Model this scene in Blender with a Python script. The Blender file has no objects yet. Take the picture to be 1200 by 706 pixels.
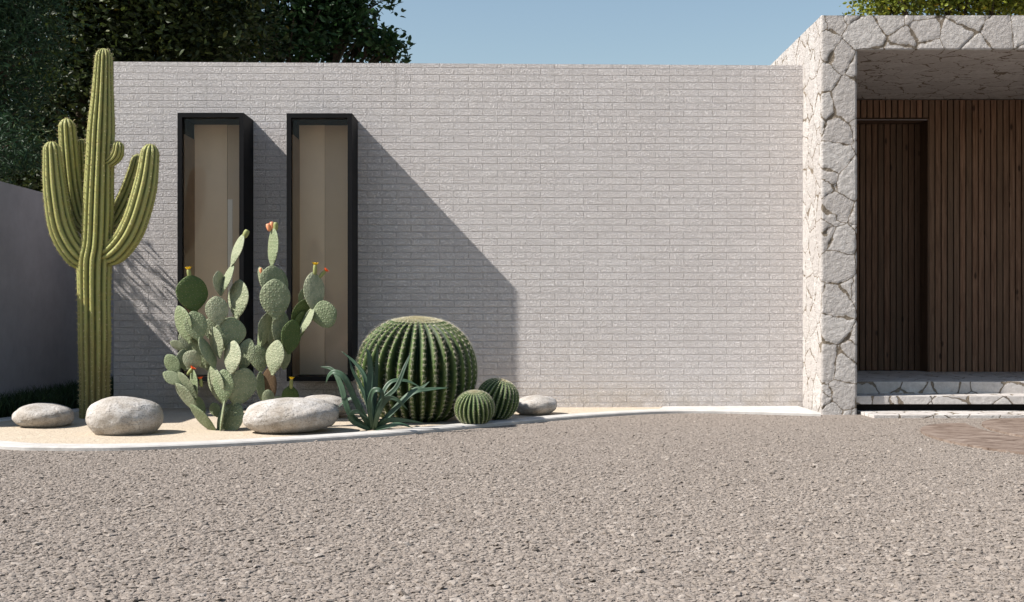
import bpy, bmesh, math, random
import numpy as np
from mathutils import Vector, Matrix, Quaternion, noise as mnoise
random.seed(7); RNG = np.random.default_rng(11)
R = math.radians
sc = bpy.context.scene
COL = sc.collection

# ------------------------------------------------------------------ dimensions (metres)
F = 1350.0                 # focal length in photo pixels
PPM = 110.0                # photo pixels per metre at the brick facade
D = F / PPM                # distance camera -> facade
H = 0.985                  # camera height
HOR = 371.0                # horizon row of the photograph
def at(px, py, d):         # point of the place seen at (px,py) at distance ratio d
    return Vector(((px-600)*d/PPM, d*D, H-(py-HOR)*d/PPM))
def on_ground(px, py, z=0.0):
    d = (H-z)*PPM/(py-HOR)
    return Vector(((px-600)*d/PPM, d*D, z))
SUN = Vector((187, 0.0398*F, -199)).normalized()     # travel direction of sunlight

# ------------------------------------------------------------------ object helpers
def link(o, parent=None):
    COL.objects.link(o)
    if parent is not None: o.parent = parent
    return o
def tag(o, label=None, cat=None, group=None, kind=None):
    if label: o['label'] = label
    if cat: o['category'] = cat
    if group: o['group'] = group
    if kind: o['kind'] = kind
    return o
def thing(name, loc, label, cat, group=None):
    o = bpy.data.objects.new(name, None); o.empty_display_size = .1
    o.location = loc; link(o); return tag(o, label, cat, group)
def wpos(o):
    p = Vector((0, 0, 0))
    while o is not None:
        p += o.location; o = o.parent
    return p
def mesh_obj(name, verts, faces, mat, parent=None, loc=None, smooth=True, uv=None):
    """verts in world metres; object origin at loc (or the parent's origin)."""
    verts = np.asarray(verts, dtype=np.float64).reshape(-1, 3)
    base = wpos(parent) if parent is not None else Vector((0, 0, 0))
    org = Vector(loc) if loc is not None else base
    me = bpy.data.meshes.new(name)
    v = verts - np.array(org)
    if isinstance(faces, np.ndarray):
        nf, k = faces.shape
        me.vertices.add(len(v)); me.vertices.foreach_set('co', v.astype(np.float32).ravel())
        me.loops.add(nf*k); me.loops.foreach_set('vertex_index', faces.astype(np.int32).ravel())
        me.polygons.add(nf); me.polygons.foreach_set('loop_start', np.arange(0, nf*k, k, dtype=np.int32))
        me.update(calc_edges=True)
    else:
        me.from_pydata(v.tolist(), [], [list(map(int, f)) for f in faces]); me.update()
    me.polygons.foreach_set('use_smooth', np.full(len(me.polygons), bool(smooth)))
    if uv == 'box': box_uv(me, org)
    if mat: me.materials.append(mat)
    me.validate()
    o = bpy.data.objects.new(name, me); o.location = org - base
    return link(o, parent)
def box_uv(me, org):
    l = me.uv_layers.new(name='metres')
    for p in me.polygons:
        n = p.normal
        for li in p.loop_indices:
            c = me.vertices[me.loops[li].vertex_index].co + org
            if abs(n.z) > .7: l.data[li].uv = (c.x, c.y)
            elif abs(n.y) > .7: l.data[li].uv = (c.x, c.z)
            else: l.data[li].uv = (c.y, c.z)
class MB:
    def __init__(s): s.v = []; s.f = []
    def add(s, v, f):
        b = len(s.v); s.v += [tuple(x) for x in v]; s.f += [[b+i for i in q] for q in f]
    def box(s, a, b, bev=0.0):
        x0, y0, z0 = a; x1, y1, z1 = b
        if bev <= 0:
            s.add([(x0,y0,z0),(x1,y0,z0),(x1,y1,z0),(x0,y1,z0),(x0,y0,z1),(x1,y0,z1),(x1,y1,z1),(x0,y1,z1)],
                  [(0,3,2,1),(4,5,6,7),(0,1,5,4),(1,2,6,5),(2,3,7,6),(3,0,4,7)])
        else:
            bm = bmesh.new(); bmesh.ops.create_cube(bm, size=1)
            for v in bm.verts:
                v.co = Vector(((x0+x1)/2+v.co.x*(x1-x0), (y0+y1)/2+v.co.y*(y1-y0), (z0+z1)/2+v.co.z*(z1-z0)))
            bmesh.ops.bevel(bm, geom=list(bm.edges), offset=bev, segments=2, profile=.6, affect='EDGES')
            bm.verts.index_update()
            s.add([v.co.copy() for v in bm.verts], [[v.index for v in f.verts] for f in bm.faces]); bm.free()
    def build(s, name, mat, parent=None, loc=None, smooth=False, uv=None):
        return mesh_obj(name, s.v, s.f, mat, parent, loc, smooth, uv)

def catmull(pts, n):
    pts = [Vector(p) for p in pts]
    if len(pts) == 2: pts = [pts[0], (pts[0]+pts[1])/2, pts[1]]
    P = [pts[0]*2-pts[1]] + pts + [pts[-1]*2-pts[-2]]
    out = []
    m = len(pts)-1
    for k in range(n+1):
        u = k/n*m; i = min(int(u), m-1); t = u-i
        a, b, c, d = P[i], P[i+1], P[i+2], P[i+3]
        out.append(.5*((2*b)+(c-a)*t+(2*a-5*b+4*c-d)*t*t+(3*b-a-3*c+d)*t**3))
    return out
def interp(xs, ys, x): return float(np.interp(x, xs, ys))
def frames(pts):
    T = [(pts[min(i+1, len(pts)-1)]-pts[max(i-1, 0)]).normalized() for i in range(len(pts))]
    u = Vector((0, -1, 0)); u = (u-T[0]*u.dot(T[0])).normalized()
    out = []
    for t in T:
        u = (u-t*u.dot(t)).normalized(); out.append((t, u, t.cross(u)))
    return out
def tube(pts, rad, n=10, ribs=0, depth=.0, cap=True, wob=0.0):
    """swept tube; optionally ribbed like a columnar cactus. returns verts, faces, crest info"""
    fr = frames(pts); V = []; Fc = []; crest = []
    for i, (p, (t, u, w)) in enumerate(zip(pts, fr)):
        for k in range(n):
            a = 2*math.pi*k/n
            r = rad[i]
            if ribs:
                c = abs(math.cos(ribs*a/2+.25*math.sin(i*.11)))
                r *= 1-depth*(1-c**.85)
            if wob:
                r *= 1+wob*mnoise.noise(p*6+Vector((math.cos(a), math.sin(a), 0))*1.3)
            V.append(p+u*(math.cos(a)*r)+w*(math.sin(a)*r))
    for i in range(len(pts)-1):
        for k in range(n):
            a = i*n+k; b = i*n+(k+1) % n
            Fc.append((a, b, b+n, a+n))
    if cap:
        V.append(pts[0]); c0 = len(V)-1; V.append(pts[-1]); c1 = len(V)-1; L = (len(pts)-1)*n
        for k in range(n):
            Fc.append((c0, (k+1) % n, k)); Fc.append((c1, L+k, L+(k+1) % n))
    return V, Fc
def cones(points, dirs, length, rad):
    """many thin three-sided spines -> arrays"""
    points = np.asarray(points, float); dirs = np.asarray(dirs, float)
    dirs /= np.linalg.norm(dirs, axis=1, keepdims=True)+1e-9
    n = len(points); ref = np.where(np.abs(dirs[:, 2:3]) > .9, [[1., 0, 0]], [[0, 0, 1.]])
    u = np.cross(dirs, ref); u /= np.linalg.norm(u, axis=1, keepdims=True); w = np.cross(dirs, u)
    L = np.asarray(length, float).reshape(-1, 1)*np.ones((n, 1))
    V = np.empty((n, 4, 3))
    for k in range(3):
        a = 2*math.pi*k/3
        V[:, k] = points+(u*math.cos(a)+w*math.sin(a))*rad
    V[:, 3] = points+dirs*L
    b = np.arange(n)[:, None]*4
    Fc = np.concatenate([b+np.array([[0, 1, 3]]), b+np.array([[1, 2, 3]]), b+np.array([[2, 0, 3]])], axis=0)
    return V.reshape(-1, 3), Fc

# ------------------------------------------------------------------ materials
class NT:
    def __init__(s, name):
        s.m = bpy.data.materials.new(name); s.m.use_nodes = True
        s.t = s.m.node_tree; s.t.nodes.clear()
        s.out = s.t.nodes.new('ShaderNodeOutputMaterial')
    def n(s, typ, **kw):
        nd = s.t.nodes.new('ShaderNode'+typ)
        for k, v in kw.items():
            if k.startswith('i_'):
                key = k[2:]; key = int(key) if key.isdigit() else key.replace('_', ' ')
                s.set(nd.inputs[key], v)
            else: setattr(nd, k, v)
        return nd
    def set(s, inp, v):
        if isinstance(v, bpy.types.NodeSocket): s.t.links.new(v, inp)
        else: inp.default_value = v
    def math(s, op, a, b=None, c=None, clamp=False):
        nd = s.n('Math', operation=op, use_clamp=clamp); s.set(nd.inputs[0], a)
        if b is not None: s.set(nd.inputs[1], b)
        if c is not None: s.set(nd.inputs[2], c)
        return nd.outputs[0]
    def mix(s, f, a, b, blend='MIX'):
        nd = s.n('Mix', data_type='RGBA', blend_type=blend)
        s.set(nd.inputs[0], f); s.set(nd.inputs[6], a); s.set(nd.inputs[7], b); return nd.outputs[2]
    def ramp(s, f, stops):
        nd = s.n('ValToRGB'); s.set(nd.inputs[0], f); e = nd.color_ramp.elements
        while len(e) < len(stops): e.new(.5)
        for x, (p, c) in zip(e, stops):
            x.position = p; x.color = c if len(c) == 4 else (*c, 1)
        return nd.outputs[0]
    def smooth(s, v, lo, hi, a=0.0, b=1.0):
        nd = s.n('MapRange', interpolation_type='SMOOTHSTEP')
        s.set(nd.inputs[0], v); s.set(nd.inputs[1], lo); s.set(nd.inputs[2], hi); s.set(nd.inputs[3], a); s.set(nd.inputs[4], b)
        return nd.outputs[0]
    def coord(s, which='Object', scale=(1, 1, 1), rot=(0, 0, 0), loc=(0, 0, 0)):
        c = s.n('TexCoord').outputs[which]
        if scale == (1, 1, 1) and rot == (0, 0, 0) and loc == (0, 0, 0): return c
        m = s.n('Mapping'); s.set(m.inputs[0], c); m.inputs['Scale'].default_value = scale
        m.inputs['Rotation'].default_value = rot; m.inputs['Location'].default_value = loc
        return m.outputs[0]
    def noise(s, co, scale, detail=4, rough=.6, out=0, dist=0.0):
        nd = s.n('TexNoise'); s.set(nd.inputs['Vector'], co); nd.inputs['Scale'].default_value = scale
        nd.inputs['Detail'].default_value = detail; nd.inputs['Roughness'].default_value = rough
        nd.inputs['Distortion'].default_value = dist
        return nd.outputs[out]
    def vor(s, co, scale, feature='F1', out=0, rnd=1.0, dims='3D'):
        nd = s.n('TexVoronoi', feature=feature, voronoi_dimensions=dims); s.set(nd.inputs['Vector'], co)
        nd.inputs['Scale'].default_value = scale; nd.inputs['Randomness'].default_value = rnd
        return nd.outputs[out]
    def bump(s, h, dist, strength=1.0, normal=None):
        nd = s.n('Bump'); nd.inputs['Strength'].default_value = strength; nd.inputs['Distance'].default_value = dist
        s.set(nd.inputs['Height'], h)
        if normal is not None: s.set(nd.inputs['Normal'], normal)
        return nd.outputs[0]
    def pbr(s, color, rough=.8, normal=None, spec=.3, metal=0.0, **kw):
        b = s.n('BsdfPrincipled'); s.set(b.inputs['Base Color'], color); s.set(b.inputs['Roughness'], rough)
        b.inputs['Specular IOR Level'].default_value = spec; b.inputs['Metallic'].default_value = metal
        if normal is not None: s.set(b.inputs['Normal'], normal)
        s.t.links.new(b.outputs[0], s.out.inputs[0]); s.b = b
        return s.m
def c4(r, g, b): return (r, g, b, 1)

def m_gravel():
    t = NT('gravel'); co = t.coord('Object')
    dn = t.n('VectorMath', operation='SCALE'); t.set(dn.inputs[0], t.noise(co, 55, 2, out=1)); dn.inputs[3].default_value = .012
    ad = t.n('VectorMath', operation='ADD'); t.set(ad.inputs[0], co); t.set(ad.inputs[1], dn.outputs[0]); cd = ad.outputs[0]
    v1 = t.vor(cd, 42, 'F1', 0); col = t.vor(cd, 42, 'F1', 1)
    v2 = t.vor(cd, 90, 'F1', 0); col2 = t.vor(cd, 90, 'F1', 1)
    g = t.n('SeparateColor'); t.set(g.inputs[0], col); g2 = t.n('SeparateColor'); t.set(g2.inputs[0], col2)
    tone = t.math('ADD', t.math('MULTIPLY', g.outputs[0], .6), t.math('MULTIPLY', g2.outputs[0], .4))
    c = t.ramp(tone, [(0.1, (.155, .131, .113)), (.4, (.222, .189, .164)), (.65, (.255, .218, .19)), (.95, (.31, .27, .238))])
    big = t.noise(co, .9, 4)
    c = t.mix(t.smooth(big, .3, .7), t.mix(.12, c, c4(.2, .16, .13)), c)
    h = t.math('ADD', t.math('MULTIPLY', t.math('SUBTRACT', 1, v1), 1.0), t.math('MULTIPLY', t.noise(co, 130, 3), .5))
    h = t.math('ADD', h, t.math('MULTIPLY', t.math('SUBTRACT', 1, v2), .5))
    return t.pbr(c, .95, t.bump(h, .010, 1.0), spec=.15)
def m_stonegrain():
    t = NT('gravel_stone'); co = t.coord('Object')
    r = t.n('NewGeometry').outputs['Random Per Island']
    c = t.ramp(r, [(0, (.085, .072, .062)), (.07, (.18, .15, .127)), (.5, (.236, .199, .169)), (.88, (.285, .243, .209)), (1, (.36, .318, .282))])
    c = t.mix(.35, c, t.ramp(t.noise(co, 160, 3), [(.3, (.14, .12, .104)), (.7, (.32, .283, .254))]))
    return t.pbr(c, .95, t.bump(t.noise(co, 220, 3), .004, .8), spec=.15)
def m_brick(warm=1.0):
    t = NT('painted_brick'); co = t.coord('UV')
    def br(mort, sm):
        b = t.n('TexBrick', offset=.5, offset_frequency=2, squash=1.0); t.set(b.inputs['Vector'], co)
        b.inputs['Scale'].default_value = 1; b.inputs['Brick Width'].default_value = .305; b.inputs['Row Height'].default_value = .0722
        b.inputs['Mortar Size'].default_value = mort; b.inputs['Mortar Smooth'].default_value = sm; b.inputs['Bias'].default_value = 0
        b.inputs['Color1'].default_value = c4(0, 0, 0); b.inputs['Color2'].default_value = c4(1, 1, 1); b.inputs['Mortar'].default_value = c4(.5, .5, .5)
        return b
    b = br(.0062, .75); b2 = br(.0028, .2)
    rnd = t.n('SeparateColor'); t.set(rnd.inputs[0], b.outputs[0])
    n1 = t.noise(co, 52, 6, .72); n2 = t.noise(co, 66, 3, .7); n3 = t.noise(co, 1.1, 4); n4 = t.noise(co, 17, 4, .6)
    base = t.ramp(n1, [(.3, (.73, .685, .67)), (.7, (.85, .805, .79))])
    base = t.mix(t.math('MULTIPLY', rnd.outputs[0], .28), base, c4(.62, .575, .565))
    base = t.mix(t.smooth(n3, .35, .75, 0, .2), base, c4(.65, .59, .56))
    sx = t.n('SeparateXYZ'); t.set(sx.inputs[0], co)
    mp = t.n('Mapping'); t.set(mp.inputs[0], co); mp.inputs['Scale'].default_value = (7, .45, 1)
    run = t.math('MULTIPLY', t.smooth(t.noise(mp.outputs[0], 1.6, 4, .6), .52, .78), t.smooth(sx.outputs[1], 1.9, 3.6, 0, .30))
    base = t.mix(run, base, c4(.47, .435, .41))
    foot = t.math('MULTIPLY', t.smooth(sx.outputs[1], .0, .42, .5, 0), t.smooth(t.noise(co, 4.5, 4), .3, .65))
    base = t.mix(foot, base, c4(.55, .47, .38))
    c = t.mix(t.math('MULTIPLY', b2.outputs[1], .25), base, c4(.40, .375, .365))
    h = t.math('MULTIPLY', t.math('SUBTRACT', 1, b.outputs[1]), 1.5)
    pit = t.smooth(n1, .42, .56)
    h = t.math('ADD', h, t.math('ADD', t.math('MULTIPLY', pit, .8), t.math('MULTIPLY', n2, 1.5)))
    h = t.math('ADD', h, t.math('ADD', t.math('MULTIPLY', rnd.outputs[0], .3), t.math('MULTIPLY', n4, .5)))
    return t.pbr(c, .85, t.bump(h, .0105, 1.0), spec=.2)
def m_rubble(disp=True, name='rubble_stone'):
    t = NT(name); co = t.coord('Object')
    dn = t.n('VectorMath', operation='SCALE'); t.set(dn.inputs[0], t.noise(co, 5, 3, out=1)); dn.inputs[3].default_value = .07
    ad = t.n('VectorMath', operation='ADD'); t.set(ad.inputs[0], co); t.set(ad.inputs[1], dn.outputs[0])
    mp = t.n('Mapping'); t.set(mp.inputs[0], ad.outputs[0]); mp.inputs['Rotation'].default_value = (.5, .7, .3); mp.inputs['Scale'].default_value = (1, 1.25, 1)
    S = 3.6
    e = t.vor(mp.outputs[0], S, 'DISTANCE_TO_EDGE'); cc = t.vor(mp.outputs[0], S, 'F1', 1)
    sep = t.n('SeparateColor'); t.set(sep.inputs[0], cc)
    wn = t.noise(co, 6, 3)
    e2 = t.math('SUBTRACT', e, t.smooth(wn, .46, .76, 0, .07))
    mask = t.smooth(e2, .004, .022)
    n1 = t.noise(co, 22, 6, .7); n2 = t.noise(co, 60, 4, .7)
    st = t.ramp(n1, [(.3, (.415, .388, .368)), (.55, (.53, .50, .478)), (.75, (.62, .59, .568))])
    st = t.mix(t.math('MULTIPLY', sep.outputs[0], .55), st, c4(.38, .345, .325))
    st = t.mix(t.smooth(n2, .62, .78, 0, .3), st, c4(.36, .31, .26))
    mo = t.ramp(n2, [(.3, (.14, .112, .085)), (.7, (.26, .215, .165))])
    c = t.mix(mask, mo, st)
    dome = t.smooth(e2, .0, .06)
    tilt = t.math('MULTIPLY', sep.outputs[1], .35)
    h = t.math('ADD', t.math('MULTIPLY', mask, .6), t.math('ADD', t.math('MULTIPLY', dome, .08), t.math('MULTIPLY', t.math('MULTIPLY', tilt, mask), 1)))
    fine = t.math('ADD', t.math('MULTIPLY', n1, 1.0), t.math('MULTIPLY', n2, .45))
    m = t.pbr(c, .9, spec=.2)
    if disp:
        t.set(t.b.inputs['Normal'], t.bump(fine, .026, 1.0))
        d = t.n('Displacement'); t.set(d.inputs['Height'], t.math('ADD', h, t.math('MULTIPLY', fine, .5)))
        d.inputs['Midlevel'].default_value = 1.0; d.inputs['Scale'].default_value = .0095
        t.t.links.new(d.outputs[0], t.out.inputs['Displacement'])
        m.displacement_method = 'DISPLACEMENT'
    else:
        t.set(t.b.inputs['Normal'], t.bump(t.math('ADD', h, t.math('MULTIPLY', fine, .5)), .02, 1.0))
    return m
def m_timber(dark=1.0, name='timber'):
    t = NT(name); co = t.coord('Object', scale=(1, 1, .06)); c2 = t.coord('Object')
    r = t.n('NewGeometry').outputs['Random Per Island']
    off = t.n('CombineXYZ'); t.set(off.inputs[2], t.math('MULTIPLY', r, 37.0))
    ad = t.n('VectorMath', operation='ADD'); t.set(ad.inputs[0], co); t.set(ad.inputs[1], off.outputs[0])
    g = t.noise(ad.outputs[0], 42, 5, .65, dist=.6); kn = t.vor(t.coord('Object', scale=(2.2, 2.2, .9)), 2.6)
    c = t.ramp(g, [(.28, (.08*dark, .043*dark, .027*dark)), (.5, (.165*dark, .093*dark, .060*dark)), (.72, (.25*dark, .153*dark, .103*dark))])
    c = t.mix(t.math('MULTIPLY', r, .75), c, c4(.085*dark, .062*dark, .043*dark))
    c = t.mix(t.smooth(kn, .05, .13, .85, 0), c, c4(.03, .018, .012))
    return t.pbr(c, .7, t.bump(g, .004, .6), spec=.2)
def m_plain(name, col, rough=.7, nscale=18, var=.12, bumpd=.002, spec=.3, metal=0.0, bscale=None):
    t = NT(name); co = t.coord('Object')
    n = t.noise(co, nscale, 5, .6)
    a = tuple(x*(1-var) for x in col); b = tuple(min(1, x*(1+var)) for x in col)
    c = t.ramp(n, [(.3, a), (.7, b)])
    nm = t.bump(t.noise(co, bscale or nscale*4, 4, .65), bumpd, 1.0) if bumpd else None
    return t.pbr(c, rough, nm, spec=spec, metal=metal)
def m_sand():
    t = NT('sand'); co = t.coord('Object')
    n = t.noise(co, 75, 5, .8); b = t.noise(co, 3, 4)
    c = t.ramp(n, [(.3, (.31, .255, .19)), (.7, (.60, .51, .405))])
    c = t.mix(t.smooth(b, .35, .7, 0, .3), c, c4(.54, .465, .375))
    h = t.math('ADD', t.math('MULTIPLY', n, .3), t.noise(co, 26, 5, .65))
    return t.pbr(c, .95, t.bump(h, .014, 1.0), spec=.1)
def m_rock():
    t = NT('granite_boulder'); co = t.coord('Object')
    rnd = t.n('ObjectInfo').outputs['Random']
    ad = t.n('VectorMath', operation='ADD'); t.set(ad.inputs[0], co); t.set(ad.inputs[1], t.math('MULTIPLY', rnd, 9.0)); co = ad.outputs[0]
    n1 = t.noise(co, 7, 6, .65); n2 = t.noise(co, 70, 3, .7); sp = t.vor(co, 120, 'F1', 1); s = t.n('SeparateColor'); t.set(s.inputs[0], sp)
    c = t.ramp(n1, [(.3, (.27, .235, .20)), (.5, (.38, .35, .32)), (.7, (.47, .45, .435))])
    c = t.mix(t.smooth(s.outputs[0], .72, .9, 0, .5), c, c4(.15, .13, .11))
    c = t.mix(t.smooth(n2, .58, .72, 0, .5), c, c4(.55, .53, .5))
    ms = t.n('TexMusgrave') if False else None
    h = t.math('ADD', t.math('MULTIPLY', n1, .8), t.math('MULTIPLY', n2, .35))
    cr = t.smooth(t.noise(t.coord('Object', scale=(1, 1, 2.4)), 3.2, 5, .6), .47, .51)
    h = t.math('ADD', h, t.math('MULTIPLY', cr, .35))
    return t.pbr(c, .85, t.bump(h, .011, 1.0), spec=.25)
def m_cactus(name, crest, valley, attr='rib', spec=.35, cork=False):
    """skin with shade painted into the grooves and lighter, yellower, sunlit rib crests (attribute 0 groove .. 1 crest)"""
    t = NT(name); co = t.coord('Object')
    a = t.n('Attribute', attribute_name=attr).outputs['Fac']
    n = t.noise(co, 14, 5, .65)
    c = t.mix(t.smooth(a, .15, .95), c4(*valley), c4(*crest))  # grooves take a shaded tone, crests a sunlit one
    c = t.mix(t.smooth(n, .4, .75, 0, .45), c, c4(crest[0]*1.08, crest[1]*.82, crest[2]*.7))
    if cork:
        sx = t.n('SeparateXYZ'); t.set(sx.inputs[0], co)
        lv = t.math('ADD', sx.outputs[2], t.math('MULTIPLY', t.noise(t.coord('Object', scale=(6, 6, 1.2)), 2, 5, .65), -2.2))
        c = t.mix(t.smooth(lv, -1.1, .15, .75, 0), c, c4(.15, .115, .045))
    return t.pbr(c, .6, t.bump(t.noise(co, 60, 4), .004, .7), spec=spec)
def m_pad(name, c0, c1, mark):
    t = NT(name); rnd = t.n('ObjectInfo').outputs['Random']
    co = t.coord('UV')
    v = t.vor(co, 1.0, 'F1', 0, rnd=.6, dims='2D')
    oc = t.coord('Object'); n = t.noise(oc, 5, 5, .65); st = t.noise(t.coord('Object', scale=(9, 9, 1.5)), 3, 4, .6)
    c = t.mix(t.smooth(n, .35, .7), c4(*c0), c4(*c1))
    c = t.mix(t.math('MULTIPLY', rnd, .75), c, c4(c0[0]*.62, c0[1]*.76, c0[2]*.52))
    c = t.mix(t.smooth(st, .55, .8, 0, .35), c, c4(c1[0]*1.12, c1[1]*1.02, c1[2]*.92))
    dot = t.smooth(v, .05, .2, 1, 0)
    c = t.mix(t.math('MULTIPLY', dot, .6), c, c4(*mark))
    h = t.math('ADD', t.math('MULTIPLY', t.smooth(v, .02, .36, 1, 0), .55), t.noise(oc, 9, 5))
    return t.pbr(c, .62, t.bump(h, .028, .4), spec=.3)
def m_leaf(name, a, b, rough=.55, trans=.25):
    t = NT(name); r = t.n('NewGeometry').outputs['Random Per Island']
    c = t.ramp(r, [(0, a), (.85, b), (.97, tuple(x*1.5 for x in b)), (1, (b[0]*3.2, b[1]*1.9, b[2]*1.2))])
    t.pbr(c, rough, spec=.35)
    tr = t.n('BsdfTranslucent'); t.set(tr.inputs[0], c)
    mx = t.n('MixShader'); mx.inputs[0].default_value = trans
    t.t.links.new(t.b.outputs[0], mx.inputs[1]); t.t.links.new(tr.outputs[0], mx.inputs[2]); t.t.links.new(mx.outputs[0], t.out.inputs[0])
    return t.m
def m_glass():
    t = NT('tinted_glass')
    tr = t.n('BsdfTransparent'); tr.inputs[0].default_value = c4(.96, .95, .93)
    gl = t.n('BsdfGlossy'); gl.inputs['Roughness'].default_value = .015; gl.inputs[0].default_value = c4(.9, .9, .9)
    fr = t.n('Fresnel'); fr.inputs[0].default_value = 1.24
    mx = t.n('MixShader'); t.set(mx.inputs[0], fr.outputs[0])
    t.t.links.new(tr.outputs[0], mx.inputs[1]); t.t.links.new(gl.outputs[0], mx.inputs[2]); t.t.links.new(mx.outputs[0], t.out.inputs[0])
    return t.m
def m_wooddisc():
    t = NT('wood_grain_paver'); co = t.coord('Object', scale=(.55, 1.0, 1), rot=(0, 0, .25))
    n = t.noise(co, 10, 5, .6, dist=.8); f = t.noise(t.coord('Object'), 60, 4)
    c = t.ramp(n, [(.32, (.065, .042, .031)), (.46, (.15, .11, .088)), (.55, (.19, .145, .118)), (.68, (.25, .20, .168))])
    c = t.mix(t.smooth(f, .5, .7, 0, .3), c, c4(.2, .15, .12))
    return t.pbr(c, .85, t.bump(n, .006, .8), spec=.2)

M = dict(
    gravel=m_gravel(), grain=m_stonegrain(), brick=m_brick(), rubble=m_rubble(True), slab=m_rubble(False, 'rubble_slab'),
    timber=m_timber(1.25), door=m_timber(.8, 'door_timber'), sand=m_sand(), rock=m_rock(), glass=m_glass(), disc=m_wooddisc(),
    kerb=m_plain('pale_concrete', (.45, .43, .41), .85, 9, .14, .002, .2),
    render_wall=m_plain('grey_render', (.26, .255, .285), .9, 5, .08, .003, .2, bscale=90),
    black=m_plain('black_metal', (.006, .006, .007), .6, 8, .2, .0, .12),
    lining=m_plain('dark_bronze_lining', (.36, .255, .18), .5, 8, .1, 0, .4),
    blind=m_plain('tan_blind', (.90, .745, .60), .8, 3, .04, .001, .2, bscale=300),
    blind2=m_plain('taupe_blind', (.66, .55, .45), .8, 3, .04, .001, .2, bscale=300),
    pale=m_plain('pale_reflection', (.88, .87, .87), .8, 3, .04, .001, .2),  # bright reflection in the glass, painted as pale strips
    roof=m_plain('roof_felt', (.2, .19, .18), .9, 6, .1, .004, .2),
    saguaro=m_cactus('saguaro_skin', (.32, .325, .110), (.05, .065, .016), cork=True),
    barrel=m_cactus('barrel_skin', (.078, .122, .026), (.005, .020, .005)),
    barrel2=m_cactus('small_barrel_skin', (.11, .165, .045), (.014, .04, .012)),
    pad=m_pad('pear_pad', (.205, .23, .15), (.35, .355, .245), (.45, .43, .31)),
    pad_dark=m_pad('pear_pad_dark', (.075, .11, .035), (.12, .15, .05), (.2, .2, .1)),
    pad_wood=m_plain('corky_stem', (.20, .13, .075), .9, 20, .35, .02, .2),
    spine=m_plain('spine', (.76, .71, .56), .6, 30, .15, 0, .3),
    spine2=m_plain('saguaro_spine', (.46, .39, .23), .6, 30, .15, 0, .3),
    wool=m_plain('crown_wool', (.72, .65, .44), .95, 90, .2, .01, .1),
    yellow=m_plain('yellow_petal', (.85, .55, .02), .6, 20, .1, 0, .3),
    red=m_plain('red_petal', (.75, .10, .02), .6, 20, .1, 0, .3),
    salmon=m_plain('salmon_fruit', (.75, .30, .15), .5, 20, .12, .002, .4),
    budgreen=m_plain('green_bud', (.25, .27, .10), .6, 20, .12, .002, .3),
    agave=m_plain('agave_leaf', (.042, .078, .046), .5, 6, .35, .003, .35),
    bark=m_plain('bark', (.07, .055, .04), .95, 14, .35, .03, .1),
    leaf_a=m_leaf('leaf_dark', (.012, .036, .012), (.034, .082, .022)),
    leaf_b=m_leaf('leaf_olive', (.013, .022, .006), (.044, .062, .012)),
    leaf_c=m_leaf('leaf_blue_green', (.010, .03, .012), (.026, .062, .024)),
    leaf_y=m_leaf('leaf_lime', (.09, .13, .012), (.23, .25, .03), trans=.3),
    grass=m_leaf('grass_blade', (.012, .028, .010), (.03, .06, .02)),
)

# ------------------------------------------------------------------ ground
gs = 220.0
g = mesh_obj('ground', [(-gs, -gs, 0), (gs, -gs, 0), (gs, gs, 0), (-gs, gs, 0)], [(0, 1, 2, 3)], M['gravel'], smooth=False)
tag(g, kind='structure')

def ico():
    bm = bmesh.new(); bmesh.ops.create_icosphere(bm, subdivisions=1, radius=1.0)
    bm.verts.index_update()
    v = np.array([x.co for x in bm.verts]); f = np.array([[y.index for y in x.verts] for x in bm.faces]); bm.free(); return v, f
IV, IF = ico()

# bed outline -------------------------------------------------------
KH = .032
outer_px = [(0, 521.5), (60, 523.5), (130, 523.5), (200, 521.5), (280, 518), (350, 514), (420, 509.5), (480, 505), (540, 499.5), (600, 494), (660, 488.5),
            (715, 484.5), (760, 482), (800, 481), (850, 481.3), (900, 482.5), (962, 484.3)]
outer_pts = [Vector((-4.45, .868*D+.25, KH)) if False else None]
outer_pts = [on_ground(x, y, KH) for x, y in outer_px]
left_pts = [Vector((-4.47, 1.005*D, KH)), Vector((-4.56, .955*D, KH)), Vector((-4.85, .868*D, KH)), Vector((-5.0, .81*D, KH)), Vector((-4.65, .745*D, KH))]
outline = catmull(left_pts+outer_pts, 220)
WALL_R = 3.10; SL = .015/7.28*D          # facade is turned slightly: nearer at its left end
def wall_y(x): return D-(WALL_R-x)*SL
def kerb_width(p):
    return .20
inner = []
for i, p in enumerate(outline):
    t = (outline[min(i+1, len(outline)-1)]-outline[max(i-1, 0)]).normalized()
    nrm = Vector((-t.y, t.x, 0))          # points into the bed
    q = p+nrm*kerb_width(p)
    if q.y > wall_y(q.x)-.002 or (p.x > 1.6): q = Vector((p.x if p.x > 1.6 else q.x, wall_y(q.x)-.002, KH))
    inner.append(q)
for i in range(len(inner)-1):                          # keep the inner line from folding back
    if outline[i].x > .8 and inner[i+1].x < inner[i].x: inner[i+1].x = inner[i].x+.001
kb = MB(); prof = []
for o_, n_ in zip(outline, inner):
    d = (n_-o_); L = max(d.length, .03); d = d.normalized(); e = min(.012, L*.3)
    prof.append([o_+Vector((0, 0, -KH-.02)), o_+Vector((0, 0, -.010)), o_+d*.010, n_-d*.006, n_+Vector((0, 0, -.006)), n_+Vector((0, 0, -KH-.02))])
vv = [q for r in prof for q in r]; ff = []
for i in range(len(prof)-1):
    for k in range(5):
        a = i*6+k; ff.append((a+6, a+7, a+1, a))
k_ = mesh_obj('kerb', vv, ff, M['kerb'], smooth=False); tag(k_, kind='structure')
mid = [(o_*.6+n_*.4) for o_, n_ in zip(outline, inner)]
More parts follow.
